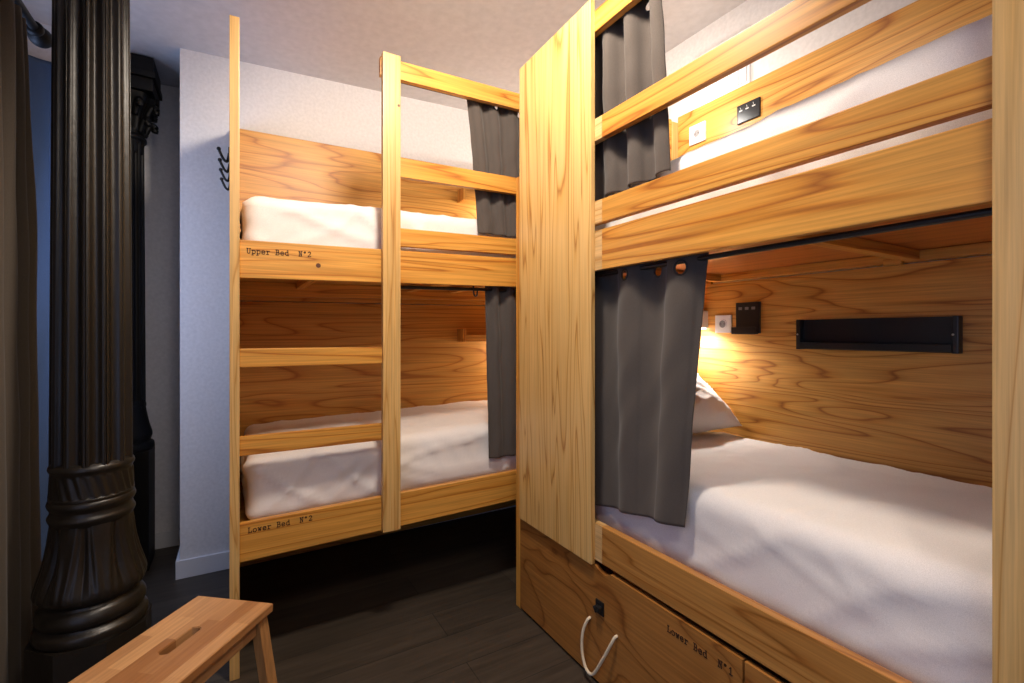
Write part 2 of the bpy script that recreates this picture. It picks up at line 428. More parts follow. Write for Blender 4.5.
# knots and plugs
def disc(bm, c, r, axis, h=.0016, n=16):
    c = Vector(c); ax = Vector(axis)
    u = ax.orthogonal().normalized(); w = ax.cross(u)
    a = [bm.verts.new(c - ax * h + (u * math.cos(2 * PI * k / n) + w * math.sin(2 * PI * k / n)) * r) for k in range(n)]
    b = [bm.verts.new(c + ax * h + (u * math.cos(2 * PI * k / n) + w * math.sin(2 * PI * k / n)) * r) for k in range(n)]
    bm.faces.new(a); bm.faces.new(b[::-1])
    for k in range(n): bm.faces.new((a[k], a[(k + 1) % n], b[(k + 1) % n], b[k]))
knotm = plain('pine_knot', (0.11, 0.035, 0.010), 0.5)
bm = B(); disc(bm, (.292, YFR, 1.578), .0095, (0, 1, 0), .0009); obj('knot', bm, knotm, fasU)
bm = B(); disc(bm, (.618, YFR - .030, 2.30), .006, (0, 1, 0), .0009); obj('knot', bm, knotm, ladder_post)

# coat hooks on the end of the left bunk
rack = thing('coat_rack', 'row of black coat hooks on the left end of the bunk bed by the wall', 'coat rack', (-.03, 2.45, 2.02))
bm = B(); box(bm, -.0255, -.0170, 2.15, 2.82, 2.004, 2.026, .002); obj('rail', bm, blackm, rack)
for y in (2.30, 2.445, 2.59, 2.745):
    bm = B()
    tube(bm, smooth_path([(-.024, y, 2.050), (-.027, y, 2.028), (-.033, y, 2.014), (-.044, y, 2.022), (-.054, y, 2.042), (-.0605, y, 2.058)], 6), [.0055] * 30 + [.0065], 8)
    bmesh.ops.create_icosphere(bm, subdivisions=2, radius=.0085, matrix=Matrix.Translation((-.061, y, 2.062)))
    obj('hook', bm, blackm, rack, smooth=True)

# ------------------------------------------------------------------ right bunk bed (along the right wall)
bedR = thing('bunk_bed', 'pine bunk bed at the right with a wide front panel and under bed drawers', 'bunk bed', (1.65, .8, 0))
XR = 1.16
YN, YE = -.42, 1.92              # near and far ends
railend = wood('pale_rail_end', 'y', (0.84, 0.56, 0.26), (0.76, 0.46, 0.18), (0.55, 0.28, 0.08), across=5.5, along=.5, rings=8)
def boardR(name, y0, y1, z0, z1, x0=XR, x1=XR + .028, mat=None, parent=None, label=None):
    if y1 == 1.915 and z1 < 2.2:
        y1 = 1.338
        bm = B(); box(bm, x0, x1, y1, 1.915, z0, z1, .002); obj('rail_end', bm, railend, bedR, 'paler end piece of the board')
    bm = B(); box(bm, x0, x1, y0, y1, z0, z1, .003); return obj(name, bm, mat or pine['y'], parent or bedR, label)
bm = B()
box(bm, XR - .020, XR, 1.376, 1.891, .440, 2.545, .003)
for v in bm.verts:
    if v.co.z > 2: v.co.z -= (v.co.y - 1.376) * .03
obj('front_panel', bm, panelz, bedR)
bm = B(); box(bm, XR + .0, XR + .033, 1.915, 1.955, 0, 2.045, .003); obj('corner_post', bm, pine['z'], bedR)
bm = B(); box(bm, XR + .0, XR + .033, YN, YN + .035, 0, 2.49, .003); obj('corner_post', bm, postwood, bedR)
for y0, y1 in ((YN, YN + .035), (1.80, 1.835)):
    bm = B(); box(bm, 2.06, 2.125, y0, y1, 0, 2.46, .003); obj('corner_post', bm, postwood, bedR)
bm = B(); box(bm, XR - .03, XR, .214, .292, .437, 2.545, .004); obj('ladder_post', bm, postwood, bedR)
bm = B(); box(bm, XR - .03, XR, -.40, -.33, .437, 2.545, .004); obj('ladder_post', bm, postwood, bedR)
for z in (1.17, .833):
    bm = B(); box(bm, XR - .012, XR + .016, -.33, .214, z, z + .072, .003); obj('ladder_rung', bm, pine['y'], bedR)
bm = B(); box(bm, XR + .03, 2.06, 1.803, 1.822, .42, 2.47, .002); obj('end_panel', bm, ply['x'], bedR)
bm = B(); box(bm, XR + .033, 2.06, YN + .004, YN + .026, .42, 2.47, .002); obj('end_panel', bm, ply['x'], bedR)
plyback = wood('back_plywood', 'y', (0.77, 0.40, 0.090), (0.66, 0.295, 0.050), (0.36, 0.115, 0.016), across=5.5, along=0.55, rings=12, rough=0.4)
for z0, z1 in ((.42, 1.553), (1.557, 2.492)):
    bm = B(); box(bm, 2.108, 2.124, YN + .035, 1.802, z0, z1, .002); obj('back_panel', bm, plyback, bedR)
boardR('side_rail', YN + .035, 1.915, 1.535, 1.683)
boardR('side_rail', YN + .035, 1.915, .455, .592, mat=wood('low_rail_pine', 'y', (0.58, 0.275, 0.07), (0.50, 0.215, 0.048), (0.32, 0.115, 0.02), across=5.5, along=.5, rings=9, rough=.34))
boardR('guard_rail', .222, 1.915, 1.708, 1.794)
boardR('guard_rail', .222, 1.915, 2.019, 2.101)
boardR('guard_rail', .222, 1.915, 2.428, 2.508)
for z in (.50, 1.592):
    bm = B(); box(bm, XR + .03, 2.106, YN + .03, 1.80, z, z + .018, .002); obj('bed_base', bm, wood('bunk_base_%d' % int(z), 'y', (0.62, 0.205, 0.036), (0.56, 0.165, 0.026), (0.44, 0.11, 0.016), across=3, along=.5, rings=6), bedR)
bm = B(); box(bm, 2.062, 2.107, YN + .035, 1.80, 1.556, 1.590, .002); obj('ledger', bm, pine['y'], bedR)
for y in (.02, .715, 1.50):
    bm = B(); box(bm, XR + .06, 2.062, y, y + .04, 1.556, 1.590, .002); obj('cross_bar', bm, pine['x'], bedR)
    bm = B(); box(bm, 2.040, 2.062, y + .045, y + .10, 1.545, 1.590, .002); obj('cleat', bm, pine['y'], bedR)
rod(bedR, (XR + .056, .20, 1.527), (XR + .056, 1.80, 1.527))
rod(bedR, (XR + .058, .20, 2.462), (XR + .058, 1.80, 2.462))

# under-bed drawers
dr = thing('under_bed_drawer', 'plywood drawer with a rope handle under the right bed, marked Lower Bed No 1', 'drawer', (1.5, 1.3, 0), 'drawers under the right bunk bed')
poly = [(.778, .012), (1.912, .012), (1.912, .436), (1.372, .436), (1.352, .424), (1.325, .420), (1.305, .424), (1.290, .436), (.778, .436)]
bm = B(); prism(bm, poly, lambda u, v, w: (XR - .002 + w, u, v), .018)
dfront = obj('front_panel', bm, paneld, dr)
bm = B()
box(bm, XR + .016, 1.95, .80, .815, .03, .30, .001); box(bm, XR + .016, 1.95, 1.878, 1.893, .03, .30, .001)
box(bm, 1.935, 1.95, .815, 1.878, .03, .30, .001); box(bm, XR + .016, 1.935, .815, 1.878, .03, .042, .001)
obj('drawer_box', bm, ply['y'], dr)
fn = lambda u, v, w: (XR - .002 - .0012 + w, 1.030 - u, .376 + v)
obj('lettering', lettering('Lower Bed', fn, .0163, SW, .0020), ink, dfront, 'dark stamped typewriter lettering')
fn2 = lambda u, v, w: fn(u + .0163 * 11, v, w)
obj('lettering', lettering('N*1', fn2, .0163, SW, .0020), ink, dfront, 'dark stamped bed number')
hx = XR - .002
bm = B()
tube(bm, smooth_path([(hx + .008, 1.402, .224), (hx - .010, 1.404, .220), (hx - .022, 1.418, .170), (hx - .026, 1.418, .100), (hx - .026, 1.395, .048), (hx - .026, 1.355, .050), (hx - .025, 1.305, .130), (hx - .018, 1.270, .200), (hx - .008, 1.258, .232), (hx + .008, 1.256, .234)], 8), .0055, 10)
obj('rope_handle', bm, rope_m, dr, smooth=True)
bm = B(); box(bm, hx - .006, hx + .001, 1.322, 1.365, .268, .318, .003); box(bm, hx - .022, hx - .005, 1.328, 1.352, .285, .302, .003)
tube(bm, [(hx - .004, 1.362, .292), (hx - .016, 1.362, .292), (hx - .016, 1.350, .275)], .004, 8)
obj('latch', bm, blackm, dr)
dr2 = thing('under_bed_drawer', 'plain plywood drawer front beside the rope handled drawer, nearest the camera', 'drawer', (1.5, .2, 0), 'drawers under the right bunk bed')
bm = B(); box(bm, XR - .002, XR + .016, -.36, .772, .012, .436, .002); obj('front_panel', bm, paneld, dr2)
bm = B()
box(bm, XR + .016, 1.95, -.33, -.315, .03, .30, .001); box(bm, XR + .016, 1.95, .735, .75, .03, .30, .001)
box(bm, 1.935, 1.95, -.315, .735, .03, .30, .001); box(bm, XR + .016, 1.935, -.315, .735, .03, .042, .001)
obj('drawer_box', bm, ply['y'], dr2)

# ------------------------------------------------------------------ mattresses under white sheets
def ridge(a, k=6): return (1 - abs(a)) ** k
def creases(co, seed, amp):
    q = co.x + co.y
    s = seed * 7.3
    warp = noise.noise(Vector((q * 1.7, co.z * 2.0, s)))
    # long slanting pulls running down the sides, a few soft billows, fine puckers
    r1 = ridge(noise.noise(Vector((q * 3.2 + co.z * 5.5 + warp, co.z * 2.2 - q * .8, s + 3))), 7)
    r2 = ridge(noise.noise(Vector((q * 5.0 - co.z * 7.0 + 2 * warp, co.z * 2.0 + q, s + 9))), 9)
    r3 = ridge(noise.noise(Vector((q * 13 + co.z * 9, co.z * 6, s + 14))), 8)
    soft = noise.noise(Vector((co.x * 2.6, co.y * 2.6, co.z * 3 + s)))
    return amp * (r1 + .7 * r2 + .22 * r3 + .9 * soft - .5)

def topfold(co, seed):
    s = seed * 3.1
    w = noise.noise(Vector((co.x * 1.5, co.y * 1.5, s)))
    return ridge(noise.noise(Vector((co.x * 3.0 + co.y * 1.2 + w, co.y * 3.0 - co.x * 1.0, s + 2))), 10) + .5 * ridge(noise.noise(Vector((co.x * 7 - co.y * 3 + w, co.y * 6 + co.x * 2, s + 5))), 12)

def mattress(name, label, x0, x1, y0, y1, z0, z1, axis, seed, group, sh=0, crown=.02, sideamp=.006, lift=0):
    def disp(co, n):
        u = (co.x - x0) / (x1 - x0); v = (co.y - y0) / (y1 - y0); w = (co.z - z0) / (z1 - z0)
        c = co.copy()
        top = max(0, n.z)
        side = 1 - abs(n.z)
        c.z += crown * top * (math.sin(PI * u) * math.sin(PI * v)) ** .5 if 0 < u < 1 and 0 < v < 1 else 0
        a = creases(co, seed, 1.0)
        c += n * a * (sideamp * side + .003 * top) * (0.45 + .55 * min(1, max(0, w * 1.5)))
        c.z += top * .007 * topfold(co, seed)
        c.z += sh * co.x + lift * w * max(0, min(1, (1.5 - co.y) / 1.2))
        return c
    bm = rgrid(x0, x1, y0, y1, z0, z1, .05, .018, disp)
    o = obj(name, bm, linen, smooth=True, loc=((x0 + x1) / 2, (y0 + y1) / 2, z0))
    return tag(o, label, 'mattress', group)
GM = 'sheeted mattresses in the bunks'
mattress('mattress', 'white sheeted mattress in the upper bunk of the bed along the back wall', .03, 2.05, YFR + .088, 3.02, 1.612, 1.862, 'x', 1, GM, SH, .01, .017)
mattress('mattress', 'white sheeted mattress in the lower bunk of the bed along the back wall', .03, 2.05, YFR + .088, 3.02, .527, .795, 'x', 2, GM, SH, .01, .018)
mattress('mattress', 'white sheeted mattress in the upper bunk at the right', XR + .102, 2.10, -.36, 1.79, 1.6105, 1.872, 'y', 3, GM, 0, .01, .010, .06)
mattress('mattress', 'white sheeted mattress in the lower bunk at the right, below the black wall shelf', XR + .088, 2.10, -.36, 1.79, .5185, .805, 'y', 4, GM, 0, .022, .009)

# rolled-back corner of the sheet at the left end of each left mattress is part of the sheet; pillow in the right lower bunk
def pillow(name, label, center, sx, sy, sz, rot, seed, group=None):
    bm = B()
    n = 44
    R = Matrix.Rotation(rot[2], 3, 'Z') @ Matrix.Rotation(rot[1], 3, 'Y') @ Matrix.Rotation(rot[0], 3, 'X')
    vt = {}
    for s in (1, -1):
        for i in range(n + 1):
            for j in range(n + 1):
                u = 2 * i / n - 1; v = 2 * j / n - 1
                edge = i in (0, n) or j in (0, n)
                if edge and s == -1: vt[(s, i, j)] = vt[(1, i, j)]; continue
                h = max(0, (1 - abs(u) ** 2.6)) ** .55 * max(0, (1 - abs(v) ** 2.6)) ** .55
                pin = 1 - .07 * (1 - abs(u)) * abs(v) ** 2 - .07 * (1 - abs(v)) * abs(u) ** 2
                x = u * sx / 2 * (1 - .10 * (1 - v * v) * abs(u) ** 3 ); y = v * sy / 2 * (1 - .10 * (1 - u * u) * abs(v) ** 3)
                w = noise.noise(Vector((u * 2.2 + seed, v * 2.2, s * 1.0))) * .10 + (1 - abs(noise.noise(Vector((u * 3 + v * 2 + seed, v * 3 - u, s * 3.0))))) ** 8 * .12
                z = s * sz / 2 * h * (1 + w)
                vt[(s, i, j)] = bm.verts.new(Vector(center) + R @ Vector((x, y, z)))
    for s in (1, -1):
        for i in range(n):
            for j in range(n):
                q = (vt[(s, i, j)], vt[(s, i + 1, j)], vt[(s, i + 1, j + 1)], vt[(s, i, j + 1)])
                bm.faces.new(q if s == 1 else q[::-1])
    o = obj(name, bm, linen, smooth=True, loc=center)
    return tag(o, label, 'pillow', group)
pillow('pillow', 'white pillow propped at the head of the right lower bunk behind the grey curtain', (1.760, 1.590, 1.000), .66, .47, .22, (math.radians(37), 0, 0), 2)

# ------------------------------------------------------------------ curtains
def curtain(name, label, P, top, bot, folds, amp, mat=None, group=None, nrm=(0, 0, 0), phase=0, grom=(), nu=150, nv=90, hem=None, ringmat=None, flare=1.0, sharp=.0, thick=.003, parent_loc=None):
    """P(s, depth, z) -> world point; top=(s0,s1,z), bot=(s0,s1,z)"""
    t = thing(name, label, 'curtain', P((bot[0] + bot[1]) / 2, 0, min(bot[2], bot[3]) if len(bot) > 3 else bot[2]), group)
    bz0, bz1 = (bot[2], bot[3]) if len(bot) > 3 else (bot[2], bot[2])
    def pt(u, v):
        e = v ** .8
        s0 = top[0] + (bot[0] - top[0]) * e; s1 = top[1] + (bot[1] - top[1]) * e
        zb = bz0 + (bz1 - bz0) * u
        uu = u + .018 * noise.noise(Vector((u * 3 + phase, v * 1.5, phase))) * v
        s = s0 + (s1 - s0) * uu
        z = top[2] + (zb - top[2]) * v
        a = math.sin(2 * PI * folds * (u + .05 * noise.noise(Vector((u * 2.0, phase * 2, v * .7)))) + phase)
        a = math.copysign(abs(a) ** .75, a)
        d = amp * (1 - .45 * v + .35 * v * noise.noise(Vector((u * 4, v * 2, phase * 3)))) * a
        d += .006 * noise.noise(Vector((u * 7 + v * 4, v * 6, phase))) * flare
        s += .25 * amp * math.cos(2 * 2 * PI * folds * u + phase) * .3
        return s, d, z
    bm = B()
    g = [[None] * (nv + 1) for _ in range(nu + 1)]
    for i in range(nu + 1):
        for j in range(nv + 1):
            g[i][j] = bm.verts.new(P(*pt(i / nu, j / nv)))
    hole = []
    for gu, gv, R in grom:
        c = Vector(P(*pt(gu, gv))); hole.append((c, R))
    for i in range(nu):
        for j in range(nv):
            q = (g[i][j], g[i + 1][j], g[i + 1][j + 1], g[i][j + 1])
            cc = sum((v.co for v in q), Vector()) / 4
            if any((cc - c).length < R for c, R in hole): continue
            bm.faces.new(q)
    for v in [v for v in bm.verts if not v.link_faces]: bm.verts.remove(v)
    bmesh.ops.recalc_face_normals(bm, faces=bm.faces)
    bmesh.ops.solidify(bm, geom=bm.faces[:], thickness=thick)
    panel = obj('fabric', bm, mat or curt, t, smooth=True)
    for (gu, gv, R), (c, _) in zip(grom, hole):
        e = .01
        a = Vector(P(*pt(min(gu + e, 1), gv))) - Vector(P(*pt(max(gu - e, 0), gv)))
        b = Vector(P(*pt(gu, gv + e))) - Vector(P(*pt(gu, max(gv - e, 0))))
        bm = B(); torus(bm, c, a.cross(b), R + .002, .0045); obj('grommet', bm, ringmat or blackm, t, smooth=True)
    # stitched hem strip
    return t
GC = 'grey bunk curtains'
PX = lambda x: (lambda s, d, z: (x + d, s, z))
PY = lambda y: (lambda s, d, z: (s, y + d, z))
curtain('bunk_curtain', 'grey curtain hanging open across the right lower bunk', PX(XR + .056), (1.50, .932, 1.550), (1.475, 1.018, .628, .690), 2.35, .020, group=GC, phase=4.58, grom=((.87, .052, .021), (.64, .045, .018), (.42, .045, .018)))
curtain('bunk_curtain', 'grey curtain bunched beside the right upper bunk, behind the guard rails', PX(XR + .058), (1.56, 1.10, 2.500), (1.56, 1.070, 1.815, 1.828), 3.8, .030, group=GC, phase=.9, grom=((.56, .085, .018), (.80, .085, .018)))
curtain('bunk_curtain', 'grey curtain at the right end of the upper bunk along the back wall', PY(YFR + .056), (.985, 1.42, 2.485), (1.052, 1.42, 1.803), 4.2, .016, group=GC, phase=1.9, grom=((.35, .05, .016), (.70, .05, .016)))
curtain('bunk_curtain', 'grey curtain at the right end of the lower bunk along the back wall', PY(YFR + .056), (1.085, 1.42, 1.548), (1.105, 1.42, .665), 4.0, .016, group=GC, phase=.3, grom=((.50, .035, .016), (.80, .035, .016)))

# ------------------------------------------------------------------ fittings on the bunk walls
def wall_socket(y, z, label, x=2.108, w=.088):
    t = thing('wall_socket', label, 'socket', (x, y, z), 'white wall sockets in the right bunks')
    bm = B(); box(bm, x - .012, x, y - w / 2, y + w / 2, z - w / 2, z + w / 2, .004, 3); obj('plate', bm, whitep, t)
    bm = B(); torus(bm, (x - .0125, y, z), (1, 0, 0), .021, .003); obj('rim', bm, whitep, t, smooth=True)
    bm = B(); disc(bm, (x - .0120, y, z), .020, (1, 0, 0), .0012, 24); obj('well', bm, greyp, t)
    bm = B()
    for dy in (-.0095, .0095): disc(bm, (x - .0135, y + dy, z), .0027, (1, 0, 0), .0008, 10)
    obj('pin_hole', bm, blackp, t)
    return t
wall_socket(1.515, 1.347, 'white wall socket by the reading lamp in the right lower bunk')
wall_socket(1.668, 2.352, 'white wall socket above the mattress in the right upper bunk', w=.10)

def reading_lamp(y, z, label, x=2.108, wy=.034):
    t = thing('reading_lamp', label, 'lamp', (x, y, z), 'small white reading lamps in the bunks')
    bm = B(); box(bm, x - .055, x, y - wy, y + wy, z - .045, z + .045, .006, 3); obj('lamp_body', bm, whitep, t)
    bm = B(); box(bm, x - .050, x - .012, y - wy + .006, y + wy - .006, z - .049, z - .0445, .001); obj('diffuser', bm, ledm, t)
    return t
reading_lamp(1.640, 1.372, 'small lit reading lamp half hidden by the curtain in the right lower bunk')

t = thing('control_panel', 'black rectangular control box with a ledge beside the socket in the right lower bunk', 'control panel', (2.108, 1.38, 1.37))
bm = B(); box(bm, 2.090, 2.108, 1.322, 1.440, 1.300, 1.448, .004, 3); obj('plate', bm, blackp, t)
bm = B(); box(bm, 2.070, 2.092, 1.325, 1.448, 1.296, 1.304, .002); box(bm, 2.068, 2.075, 1.325, 1.448, 1.296, 1.330, .002); obj('holder', bm, blackp, t)
bm = B()
for y in (1.415, 1.382, 1.349): box(bm, 2.0885, 2.0905, y - .009, y + .009, 1.412, 1.425, .001)
obj('button', bm, greyp, t)

t = thing('usb_panel', 'black charging panel with pale port marks above the mattress in the right upper bunk', 'charging panel', (2.108, 1.38, 2.36))
bm = B(); box(bm, 2.098, 2.108, 1.322, 1.440, 2.310, 2.400, .006, 3); plate = obj('plate', bm, blackp, t)
for y in (1.418, 1.385, 1.352):
    bm = B(); box(bm, 2.0968, 2.0985, y - .008, y + .008, 2.366, 2.372, .0005); obj('charging_port', bm, markm, t, 'pale outlined port')
    bm = B(); tube(bm, [(2.0975, y, 2.376), (2.0975, y + .003, 2.386)], .0012, 6); obj('port_mark', bm, markm, t, 'pale mark')

sh = thing('wall_shelf', 'long black metal tray shelf on the back panel of the right lower bunk', 'shelf', (2.108, .886, 1.24))
bm = B()
prof = [(0, 1.358), (0, 1.236), (-.034, 1.234), (-.040, 1.238), (-.041, 1.262), (-.037, 1.263), (-.034, 1.244), (-.012, 1.246), (-.012, 1.358)]
prism(bm, prof, lambda u, v, w: (2.108 + u, .632 + w, v), .492)
obj('tray', bm, blackm, sh)
for y0 in (.614, 1.124):
    bm = B(); box(bm, 2.068, 2.108, y0, y0 + .018, 1.232, 1.359, .004); obj('end_bracket', bm, blackm, sh)
screwm = plain('steel_screw', (.5, .5, .5), .3, 1.0)
for y0, ax, x0 in ((.628, (1, 0, 0), 2.068), (1.135, (1, 0, 0), 2.068)):
    bm = B(); disc(bm, (x0, y0, 1.296), .0035, ax, .0012, 10); obj('screw', bm, screwm, sh)
for z in (1.250, 1.330):
    bm = B(); disc(bm, (2.088, 1.142, z), .006, (0, 1, 0), .0025, 10); obj('screw', bm, screwm, sh)

def ledge(z, label):
    t = thing('wooden_ledge', label, 'shelf', (1.7, 3.03, z), 'small wooden ledges in the left bunks')
    bm = B(); box(bm, 1.345, 2.06, 2.945, 3.030, z, z + .018, .002); obj('shelf_board', bm, pine['x'], t)
    bm = B(); box(bm, 1.345, 2.06, 2.927, 2.945, z, z + .045, .002); obj('lip', bm, pine['x'], t)
    bm = B(); box(bm, 1.325, 1.345, 2.927, 3.030, z - .002, z + .085, .002); obj('end_bracket', bm, pine['z'], t)
ledge(2.205, 'small wooden ledge on the back panel of the upper bunk along the back wall')
ledge(1.245, 'small wooden ledge on the back panel of the lower bunk along the back wall')

# ribbed vent on the right wall above the bunk's back panel
t = thing('wall_vent', 'white vertically ribbed vent on the wall above the right upper bunk', 'vent', (XW, 1.53, 2.5))
bm = B(); box(bm, XW - .016, XW, 1.385, 1.705, 2.495, 2.765, .003); obj('frame', bm, whitep, t)
bm = B()
for k in range(15):
    y = 1.398 + k * .0198; box(bm, XW - .024, XW - .013, y, y + .0172, 2.506, 2.754, .001)
obj('grille', bm, whitep, t)

# ------------------------------------------------------------------ cast iron columns
def lathe(bm, cx, cy, prof, n=128, fmod=None):
    rings = []
    for z, r in prof:
        ring = []
        for k in range(n):
            a = 2 * PI * k / n
            rr = r + (fmod(a, z, r) if fmod else 0)
            ring.append(bm.verts.new((cx + rr * math.cos(a), cy + rr * math.sin(a), z)))
        rings.append(ring)
    for A, D in zip(rings, rings[1:]):
        for k in range(n): bm.faces.new((A[k], A[(k + 1) % n], D[(k + 1) % n], D[k]))
    bm.faces.new(rings[0][::-1]); bm.faces.new(rings[-1])

def dense(prof, n=6):
    pts = smooth_path([(r, 0, z) for z, r in prof], n)
    return [(p.z, p.x) for p in pts]

def column(cx, cy, label, S, zb, capital=None, ceil=2.80):
    t = thing('iron_column', label, 'column', (cx, cy, 0), 'cast iron columns')
    # shaft with rounded flutes
    def fl(a, z, r):
        t = (a * 13 / (2 * PI)) % 1
        if t < .60: return -.012 * S * math.sin(PI * t / .60) ** .75
        return .0035 * S * math.sin(PI * (t - .60) / .40) ** .6 - .003 * S * (abs((t - .80)) < .03)
    bm = B()
    zt = capital if capital else ceil_z(cx) + .002
    k = 24
    lathe(bm, cx, cy, [(zb + .872 * S - .872 * S + zb * 0 + (zt - zb) * i / k, .104 * S - .010 * S * i / k) for i in range(k + 1)], 390, fl)
    obj('shaft', bm, iron, t, smooth=.9)
    return t

def col_base(t, cx, cy, z0, z1, s=1.0):
    """collars, leafy bell and torus from z0 (plinth top) to z1 (shaft foot)"""
    H = (z1 - z0)
    Z = lambda f: z0 + H * f
    bm = B()
    lathe(bm, cx, cy, dense([(Z(.98), .100 * s), (Z(.965), .108 * s), (Z(.945), .111 * s), (Z(.925), .106 * s), (Z(.90), .105 * s), (Z(.80), .107 * s), (Z(.785), .110 * s), (Z(.76), .108 * s)], 5), 128,
          lambda a, z, r: .0025 * math.sin(a * 24 + (z - z0) * 60) if Z(.79) < z < Z(.91) else 0)
    obj('collar', bm, iron, t, smooth=True)
    bm = B(); lathe(bm, cx, cy, dense([(Z(.775), .104 * s), (Z(.765), .111 * s), (Z(.745), .114 * s), (Z(.725), .110 * s), (Z(.71), .106 * s), (Z(.69), .108 * s), (Z(.67), .113 * s), (Z(.65), .110 * s), (Z(.63), .104 * s)], 5), 128)
    obj('ring', bm, iron, t, smooth=True)
    def leaf(a, z, r):
        f = (z - Z(.22)) / (Z(.66) - Z(.22))
        if not 0 < f < 1: return 0
        w = math.sin(PI * f) ** .6
        m = abs(math.sin(a * 4))
        rib = .5 + .5 * math.cos(a * 40 + 6 * f * math.sin(a * 8))
        return .018 * w * s * (m ** .6 - .5) + .0055 * w * rib * m * s
    bm = B(); lathe(bm, cx, cy, dense([(Z(.66), .103 * s), (Z(.60), .103 * s), (Z(.50), .105 * s), (Z(.40), .115 * s), (Z(.32), .130 * s), (Z(.27), .140 * s), (Z(.235), .140 * s), (Z(.20), .126 * s)], 8), 240, leaf)
    obj('leaf_bell', bm, iron, t, smooth=True)
    bm = B(); lathe(bm, cx, cy, dense([(Z(.21), .118 * s), (Z(.185), .124 * s), (Z(.165), .135 * s), (Z(.13), .143 * s), (Z(.10), .140 * s), (Z(.085), .132 * s), (Z(.07), .136 * s), (Z(.05), .147 * s), (Z(.02), .149 * s), (Z(-.01), .143 * s)], 6), 128)
    obj('torus', bm, iron, t, smooth=True)

c1x, c1y = -.415, 2.085
col = column(c1x, c1y, 'big dark fluted iron column with leafy base beside the step stool', 1.0, .86)
col_base(col, c1x, c1y, .325, .892)
bm = B()
pl = [(c1x + .163 * math.cos(PI / 8 + k * PI / 4), c1y + .163 * math.sin(PI / 8 + k * PI / 4)) for k in range(8)]
prism(bm, pl, lambda u, v, w: (u, v, w), .325)
obj('plinth', bm, iron, col)

c2x, c2y = -.530, 3.36
blackiron = plain('black_painted_iron', (0.005, 0.0045, 0.0045), 0.5, spec=.25)
col2 = column(c2x, c2y, 'thin black iron column with a carved capital in the alcove', .86, .66, capital=2.43)
col2.children[0].data.materials[0] = blackiron
bm = B(); lathe(bm, c2x, c2y, dense([(.93, .085), (.90, .092), (.885, .090), (.86, .094), (.80, .105), (.74, .120), (.715, .116), (.700, .112), (.690, .126), (.665, .130), (.645, .124)], 5), 96); obj('bell', bm, blackiron, col2, smooth=True)
bm = B(); box(bm, c2x - .118, c2x + .118, c2y - .118, c2y + .118, 0, .655, .006); obj('pedestal', bm, blackiron, col2)
bm = B()
lathe(bm, c2x, c2y, dense([(2.30, .08), (2.36, .084), (2.375, .094), (2.39, .094), (2.405, .085), (2.45, .085), (2.53, .100), (2.60, .128), (2.63, .135)], 5), 160, lambda a, z, r: .008 * math.cos(a * 8) * (1 if z > 2.42 else 0))
for tier, (zz, rr, nn) in enumerate(((2.445, .110, 8), (2.53, .122, 8))):
    for k in range(nn):
        a = 2 * PI * (k + .5 * tier) / nn + .2
        ca, sa = math.cos(a), math.sin(a)
        tube(bm, smooth_path([(c2x + (rr - .03) * ca, c2y + (rr - .03) * sa, zz - .03), (c2x + rr * ca, c2y + rr * sa, zz + .04), (c2x + (rr + .022) * ca, c2y + (rr + .022) * sa, zz + .035), (c2x + (rr + .020) * ca, c2y + (rr + .020) * sa, zz + .005)], 5), .016, 8)
obj('capital', bm, blackiron, col2, smooth=True)
bm = B()
box(bm, c2x - .138, c2x + .138, c2y - .138, c2y + .138, 2.62, 2.69, .008); box(bm, c2x - .150, c2x + .150, c2y - .150, c2y + .150, 2.69, 2.725, .006)
box(bm, c2x - .142, c2x + .142, c2y - .142, c2y + .142, 2.725, ceil_z(c2x - .15) , .0)
obj('abacus', bm, blackiron, col2)

# ------------------------------------------------------------------ window drape and its rod
dx = -.63
PD_ = lambda s, d, z: (dx + d, s, z)
curtain('window_drape', 'dark taupe full length drape at the far left edge, before the window', PD_, (1.72, 2.235, 2.375), (1.72, 2.40, .012), 6, .018, mat=drape, phase=.5, nu=260, nv=60)
blue_lit = cloth('blue_lit_fabric', (0.060, 0.090, 0.150), 0.9, 500, 0.1)  # blue of the daylight put into the fabric colour
curtain('blue_lit_curtain', 'blue-lit curtain hanging between the dark drape and the big iron column', PY(3.06), (-.97, -.50, 2.60), (-.97, -.50, .03), 2.6, .016, mat=blue_lit, phase=1.1, nu=60, nv=120, flare=1.6)  # right end widened, unseen behind the column, to keep daylight off the alcove
rodt = thing('curtain_pole', 'black curtain pole with a finial above the dark drape', 'curtain pole', (dx, 1.5, 2.36))
bm = B(); tube(bm, [(dx + .0, .95, 2.405), (dx + .0, 2.36, 2.405)], .014, 14); obj('pole', bm, blackiron, rodt, smooth=.8)
bm = B(); lathe(bm, 0, 0, dense([(0, .014), (.005, .024), (.02, .026), (.035, .016), (.05, .030), (.075, .036), (.10, .028), (.115, .008)], 4), 24)
bmesh.ops.rotate(bm, verts=bm.verts, cent=(0, 0, 0), matrix=Matrix.Rotation(-PI / 2, 3, 'X')); bmesh.ops.translate(bm, verts=bm.verts, vec=(dx, 2.34, 2.405)); obj('finial', bm, blackiron, rodt, smooth=True)
for y in (1.1, 2.08):
    bm = B(); tube(bm, [(XL + .01, y, 2.405), (dx, y, 2.405)], .010, 10); disc(bm, (XL + .006, y, 2.405), .03, (1, 0, 0), .006, 20); obj('bracket', bm, blackiron, rodt, smooth=.6)

